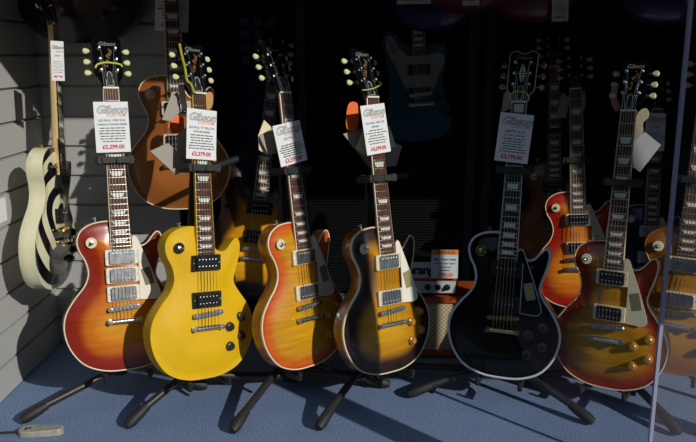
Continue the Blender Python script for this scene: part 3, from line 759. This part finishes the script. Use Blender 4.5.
# ------------------------------------------------------------------ amplifier, cabinet, sign
TOLEX = mat('orange_vinyl', srgb(172,72,24), .45, noise=(80,.15))
PANELW = mat('pale_grey_panel', srgb(196,198,196), .4)
SIGNO = mat('orange_print', srgb(226,140,70), .6)
SIGNC = mat('pale_blue_card', srgb(206,212,216), .6)
def weave():
    m = bpy.data.materials.new('basket_weave_cloth'); m.use_nodes = True
    nt = m.node_tree; p = nt.nodes['Principled BSDF']; L = nt.links.new
    tc = nt.nodes.new('ShaderNodeTexCoord'); c = nt.nodes.new('ShaderNodeTexChecker'); c.inputs['Scale'].default_value = 130
    c.inputs['Color1'].default_value = srgb(204,186,154); c.inputs['Color2'].default_value = srgb(164,146,116)
    L(tc.outputs['Object'], c.inputs['Vector']); L(c.outputs['Color'], p.inputs['Base Color']); p.inputs['Roughness'].default_value = .8
    return m
WEAVE = weave()
cab = thing('speaker_cabinet', 'orange vinyl amplifier cabinet with woven grille behind the black and tobacco guitars', 'amplifier', Matrix.Translation((.315, 2.50, 0)))
def rbox(lo, hi, r, m, name):
    o = ringshape((hi[0]-lo[0])/2, (hi[2]-lo[2])/2, r)
    X = Matrix.Translation(((hi[0]+lo[0])/2, hi[1], (hi[2]+lo[2])/2)) @ Matrix.Rotation(R(90), 4, 'X')
    return MB().prism(o, 0, hi[1]-lo[1], X).mesh(name, m)
for nm, lo, hi in (('cabinet_side', (-.16,0,.008), (-.142,.2,.222)), ('cabinet_side', (.142,0,.008), (.16,.2,.222)), ('cabinet_top', (-.1415,0,.204), (.1415,.2,.222)), ('cabinet_bottom', (-.1415,0,.008), (.1415,.2,.028))):
    obj(nm, MB().box(lo, hi).mesh(nm, TOLEX), cab)
obj('grille_cloth', MB().box((-.1415,.012,.0285), (.1415,.03,.2035)).mesh('grille_cloth', WEAVE), cab)
obj('back_board', MB().box((-.1415,.18,.0285), (.1415,.198,.2035)).mesh('back_board', TOLEX), cab)
for x in (-.14, .14):
    for y in (.02, .18): obj('cabinet_foot', MB().lathe([(.012,0),(.013,.008)], 12, Matrix.Translation((x, y, 0))).mesh('cabinet_foot', RUBBER), cab)
head = thing('amplifier', 'small pale amplifier head with black knobs on top of the orange cabinet', 'amplifier', Matrix.Translation((.255, 2.52, .2225)))
obj('casing', rbox((-.125,0,.006), (.125,.14,.128), .008, BLACKP, 'casing'), head)
obj('logo_panel', MB().box((-.118,-.004,.066), (.118,0,.122)).mesh('logo_panel', PANELW), head)
mb = MB(); add_text(mb, 'orange', .044, .004, .094, .001, Matrix.Rotation(R(90), 4, 'X') @ Matrix.Translation((0,0,.0038)), offset=.002, spacing=.95); obj('logo_lettering', mb.mesh('logo_lettering', INK), head)
fp = obj('control_panel', MB().box((-.118,-.004,.012), (.118,0,.054)).mesh('control_panel', PANELW), head)
for x in (-.08,-.035,.02,.055,.088):
    obj('control_knob', MB().lathe([(.011,0),(.011,.004),(.008,.005),(.0075,.014),(.002,.0145)], 14, Matrix.Translation((x,-.004,.033)) @ Matrix.Rotation(R(90), 4, 'X')).mesh('control_knob', BLACKP, 40), fp)
obj('trim_strip', MB().box((-.12,-.0035,.056), (.12,0,.064)).mesh('trim_strip', TOLEX), head)
for x in (-.1, .1):
    for y in (.02, .12): obj('head_foot', MB().lathe([(.009,0),(.009,.006)], 10, Matrix.Translation((x, y, 0))).mesh('head_foot', RUBBER), head)
Ms, w, hh = tag_matrix(pose(0, 5, 0, at(445, 265, 2.505)), (431.5,249.5), (458.5,250), (431,277.5), (457.5,279), 0)
sg = thing('price_card', 'orange headed price card leaning on the small amplifier head', 'price card', Ms)
obj('card', MB().box((-w/2,-hh/2,-.0008), (w/2,hh/2,.0008)).mesh('card', SIGNC), sg)
obj('header_band', MB().box((-w/2,hh*.32,.0008), (w/2,hh/2,.0012)).mesh('header_band', SIGNO), sg)
mb = MB(); add_text(mb, 'ORANGE', .017, 0, hh*.41, .0015, offset=.0006); obj('header_lettering', mb.mesh('header_lettering', mat('brown_ink', srgb(150,84,40), .6)), sg)
mb = MB(); add_text(mb, 'Micro Terror Head', .0095, 0, hh*.16, .0011, offset=.0003); add_text(mb, '20 Watt Valve Hybrid', .0082, 0, hh*.02, .0011, offset=.0002)
for y, W in ((-.11,.5), (-.22,.4)): mb.box((-w*W/2, hh*y-.0014, .0009), (w*W/2, hh*y+.0014, .0011))
obj('text_lettering', mb.mesh('text_lettering', INK), sg)
mb = MB(); add_text(mb, '£99.00', .0185, .003, -hh*.39, .0011, offset=.0009); obj('price_lettering', mb.mesh('price_lettering', mat('orange_red_ink', srgb(226,110,60), .6)), sg)

# ------------------------------------------------------------------ small things
# flat tool on the carpet
p0 = on_floor(42, 431, .01); p1 = on_floor(62, 430, .01); ang = math.atan2(p1.y-p0.y, p1.x-p0.x)
tool = thing('flat_tool', 'small grey flat tool with a thin rod lying on the carpet by the stand foot', 'tool', Matrix.Translation(p0*1) @ Matrix.Rotation(ang, 4, 'Z'))
tool.location.z = .0
TG = mat('worn_grey_metal', srgb(170,165,150), .45, .2, noise=(60,.2))
obj('handle', MB().prism(spline([(-.052,-.019),(.035,-.019),(.056,-.012),(.058,.006),(.04,.016),(-.052,.018)], 3), .002, .02, bev=.003).mesh('handle', TG), tool)
obj('rod', MB().tube([(-.0525,0,.011),(-.12,.004,.009),(-.2,.016,.008)], .0032, 8).mesh('rod', STEELB, 40), tool)
mb = MB(); mb.box((-.045,-.008,.0201), (-.038,.006,.0206)); mb.box((-.034,-.005,.0201), (-.029,.007,.0206)); obj('marking', mb.mesh('marking', INK), tool)

LWALL = -1.06
c0 = at(0, 199, 2.27); c1 = at(6, 220, 2.30)
pc = thing('wall_card', 'small white card on the slatted wall at the left edge', 'card', None, None, MB().box((LWALL+.001, 2.235, c1.z), (LWALL+.004, 2.30, c0.z)).mesh('wall_card', CARD))

# blue display board with packets, deep in the shop
BLUEB = mat('blue_board', srgb(24,56,120), .6); 
bd = thing('display_board', 'dim blue display board with small packets deep in the shop', 'display board', None)
a = at(238, 16, 4.2); b = at(278, 66, 4.2)
bd.location = ((a.x+b.x)/2, 4.2, b.z)
W = (b.x-a.x)/2; H = a.z-b.z
obj('backing_panel', MB().box((-W,0,-b.z), (W,.03,H)).mesh('backing_panel', BLUEB), bd)
PK = mat('pale_packet', srgb(150,160,170), .5)
for i in range(3):
    for j in range(4):
        x = -W+W*2*(i+.5)/3; z = H*(j+.5)/4
        k = thing('string_packet', 'small pale packet hung on the dim blue display board', 'packet', Matrix.Translation((bd.location.x+x, 4.2, bd.location.z+z)), 'packets on the display board', cached(('pk', 0), lambda: MB().box((-.022,-.012,-.022), (.022,-.001,.022)).mesh('string_packet', PK)))

# ------------------------------------------------------------------ setting
SLAT = mat('grey_slatwall', srgb(176,174,170), .6, noise=(5,.05))
mb = MB()
mb.box((LWALL-.03, 1.80, 0), (LWALL-.012, 2.66, 2.6))
k = 0
z = 1.04-.104*10
while z < 2.6:
    a, b = max(0, z+.005), min(2.6, z+.099)
    if b > a: mb.box((LWALL-.012, 1.80, a), (LWALL, 2.645, b))
    z += .104
struct('wall_left', mb.mesh('wall_left', SLAT))
YB = 2.645
mb = MB(); XR = -.60
mb.box((LWALL-.012, YB+.012, 0), (XR, YB+.03, 2.6)); z = 1.04-.104*10
while z < 2.6:
    a, b = max(0, z+.005), min(2.6, z+.099)
    if b > a: mb.box((LWALL, YB, a), (XR, YB+.012, b))
    z += .104
struct('wall_back', mb.mesh('wall_back', SLAT))

def carpet():
    m = bpy.data.materials.new('blue_carpet'); m.use_nodes = True
    nt = m.node_tree; p = nt.nodes['Principled BSDF']; L = nt.links.new
    tc = nt.nodes.new('ShaderNodeTexCoord'); n = nt.nodes.new('ShaderNodeTexNoise'); n.inputs['Scale'].default_value = 260; n.inputs['Detail'].default_value = 3
    L(tc.outputs['Object'], n.inputs['Vector'])
    n2 = nt.nodes.new('ShaderNodeTexNoise'); n2.inputs['Scale'].default_value = 6; L(tc.outputs['Object'], n2.inputs['Vector'])
    r = nt.nodes.new('ShaderNodeValToRGB'); r.color_ramp.elements[0].position = .3; r.color_ramp.elements[1].position = .72
    r.color_ramp.elements[0].color = srgb(70,88,124); r.color_ramp.elements[1].color = srgb(150,170,206)
    L(n.outputs['Fac'], r.inputs['Fac'])
    mr = nt.nodes.new('ShaderNodeMapRange'); mr.inputs[3].default_value = .85; mr.inputs[4].default_value = 1.12; L(n2.outputs['Fac'], mr.inputs[0])
    mx = nt.nodes.new('ShaderNodeMix'); mx.data_type = 'RGBA'; mx.blend_type = 'MULTIPLY'; mx.inputs['Factor'].default_value = 1
    L(r.outputs['Color'], mx.inputs['A']); L(mr.outputs[0], mx.inputs['B']); L(mx.outputs['Result'], p.inputs['Base Color'])
    p.inputs['Roughness'].default_value = .95; p.inputs['Specular IOR Level'].default_value = .1
    bp = nt.nodes.new('ShaderNodeBump'); bp.inputs['Strength'].default_value = .5; bp.inputs['Distance'].default_value = .004
    L(n.outputs['Fac'], bp.inputs['Height']); L(bp.outputs['Normal'], p.inputs['Normal'])
    return m
struct('floor', MB().box((-2.6, 1.70, -.05), (3.0, 6.5, 0)).mesh('floor', carpet()))
DARKW = mat('dark_shop_paint', srgb(34,34,38), .8)
struct('ceiling', MB().box((-2.6, 1.70, 2.6), (3.0, 6.5, 2.7)).mesh('ceiling', DARKW))
struct('wall_right', MB().box((2.9, 1.70, 0), (3.0, 6.5, 2.6)).mesh('wall_right', DARKW))
struct('wall_far', MB().box((-2.6, 6.4, 0), (3.0, 6.5, 2.6)).mesh('wall_far', DARKW))
struct('wall_side', MB().box((-2.6, 2.68, 0), (-2.5, 6.4, 2.6)).mesh('wall_side', DARKW))
# black slatted screen behind the display with its uprights
SCR = mat('black_slat', srgb(8,8,10), .6, spec=.2)
sc = thing('slat_screen', 'tall black slatted screen standing across the back of the display', 'screen', Matrix.Translation((.62, 3.22, 0)))
mb = MB(); z = .02
while z < 1.62:
    mb.box((-.80, 0, z), (.98, .012, z+.0075)); z += .0115
obj('slats', mb.mesh('slats', SCR), sc)
UP = mat('dark_upright', srgb(52,48,46), .5)
for x in (-.815, -.10, -.03, .99): obj('upright', MB().box((x-.018, -.012, 0), (x+.018, .03, 1.66)).mesh('upright', UP), sc)

# shop front: fascia, stall riser, glass, added shade casters beyond the right edge
FR = mat('dark_shopfront', srgb(30,30,34), .5)
struct('wall_front', MB().box((-3, 1.66, 1.50), (3, 1.78, 3.2)).mesh('wall_front', FR))
struct('trim_1', MB().box((-3, 1.66, -.45), (3, 1.74, -.06)).mesh('trim_1', FR))
struct('wall_pier', MB().box((-3, 1.66, -.06), (-1.10, 1.78, 1.50)).mesh('wall_pier', FR))
struct('wall_pier', MB().box((1.93, 1.66, -.06), (3, 1.78, 1.50)).mesh('wall_pier', FR))  # unseen right pier, its edge set to shade the rear right guitars
def glass(fac):
    m = bpy.data.materials.new('window_glass'); m.use_nodes = True
    nt = m.node_tree; nt.nodes.clear(); L = nt.links.new
    o = nt.nodes.new('ShaderNodeOutputMaterial'); mx = nt.nodes.new('ShaderNodeMixShader'); t = nt.nodes.new('ShaderNodeBsdfTransparent'); g = nt.nodes.new('ShaderNodeBsdfGlossy')
    g.inputs['Roughness'].default_value = .0; t.inputs['Color'].default_value = (.97,.98,.98,1)
    mx.inputs['Fac'].default_value = fac
    L(t.outputs[0], mx.inputs[1]); L(g.outputs[0], mx.inputs[2]); L(mx.outputs[0], o.inputs['Surface'])
    return m
def pane(name, x0, x1, fac):
    mb = MB(); v = [mb.bm.verts.new(p) for p in ((x0,1.74,-.06),(x1,1.74,-.06),(x1,1.74,1.50),(x0,1.74,1.50))]; mb.bm.faces.new(v)
    return struct(name, mb.mesh(name, glass(fac)))
SEAM = .757
pane('window_1', -1.10, SEAM-.004, .012)
pane('window_2', SEAM+.004, 1.93, .10)
struct('trim_2', MB().box((SEAM-.0042, 1.735, -.06), (SEAM+.0042, 1.745, 1.50)).mesh('trim_2', mat('polished_glass_edge', srgb(150,150,175), .15, coat=.5)))
# unseen post, stile and board added to shade the carpet and guitars
d = struct('shade_post', MB().box((.83, 1.20, -.40), (.925, 1.24, 2.05)).mesh('shade_post', FR))
obj('shade_stile', MB().box((1.70, 1.20, -.40), (1.77, 1.24, 2.05)).mesh('shade_stile', FR), d)
obj('shade_board', MB().box((1.14, 1.215, .76), (1.59, 1.225, 1.85)).mesh('shade_board', CARD), d)

PAVE = mat('pavement', srgb(62,60,60), .9, noise=(3,.15))
struct('ground', MB().box((-30, -30, -.60), (30, 1.70, -.45)).mesh('ground', PAVE))
struct('haze_slab', MB().box((.9, -1.2, -.45), (3.2, 1.15, -.43)).mesh('haze_slab', mat('pale_haze_slab', srgb(190,176,190), .8, noise=(6,.1))))  # unseen pale slab added so the right pane reflects a purplish haze
BRICK = mat('street_brick', srgb(58,48,44), .9, noise=(4,.2))
struct('wall_opposite', MB().box((-25, -12, -.45), (25, -10, 6.0)).mesh('wall_opposite', BRICK))  # unseen frontage added to give glossy finishes a dark reflection

# ------------------------------------------------------------------ light
sd = Vector((-.70, .71, -.487)).normalized()
su = bpy.data.lights.new('sun', 'SUN'); su.energy = 3.2; su.angle = R(.6); su.color = (1, .965, .90)
so = bpy.data.objects.new('sun', su); COL.objects.link(so); so.rotation_euler = sd.to_track_quat('-Z', 'Y').to_euler(); so.location = (6, -5, 5)
w = bpy.data.worlds.new('sky'); S.world = w; w.use_nodes = True
bg = w.node_tree.nodes['Background']; bg.inputs['Color'].default_value = (.58, .82, 1.12, 1); bg.inputs['Strength'].default_value = .33

cam = bpy.data.cameras.new('camera'); cam.lens = 759/696*36; cam.sensor_width = 36; cam.sensor_fit = 'HORIZONTAL'; cam.clip_start = .05
co = bpy.data.objects.new('camera', cam); COL.objects.link(co); co.location = (0, 0, CAM_Z); co.rotation_euler = (math.pi/2-PITCH, 0, 0)
S.camera = co
vs = S.view_settings; vs.view_transform = 'Standard'; vs.look = 'None'; vs.exposure = 0; vs.gamma = 1; vs.use_curve_mapping = False
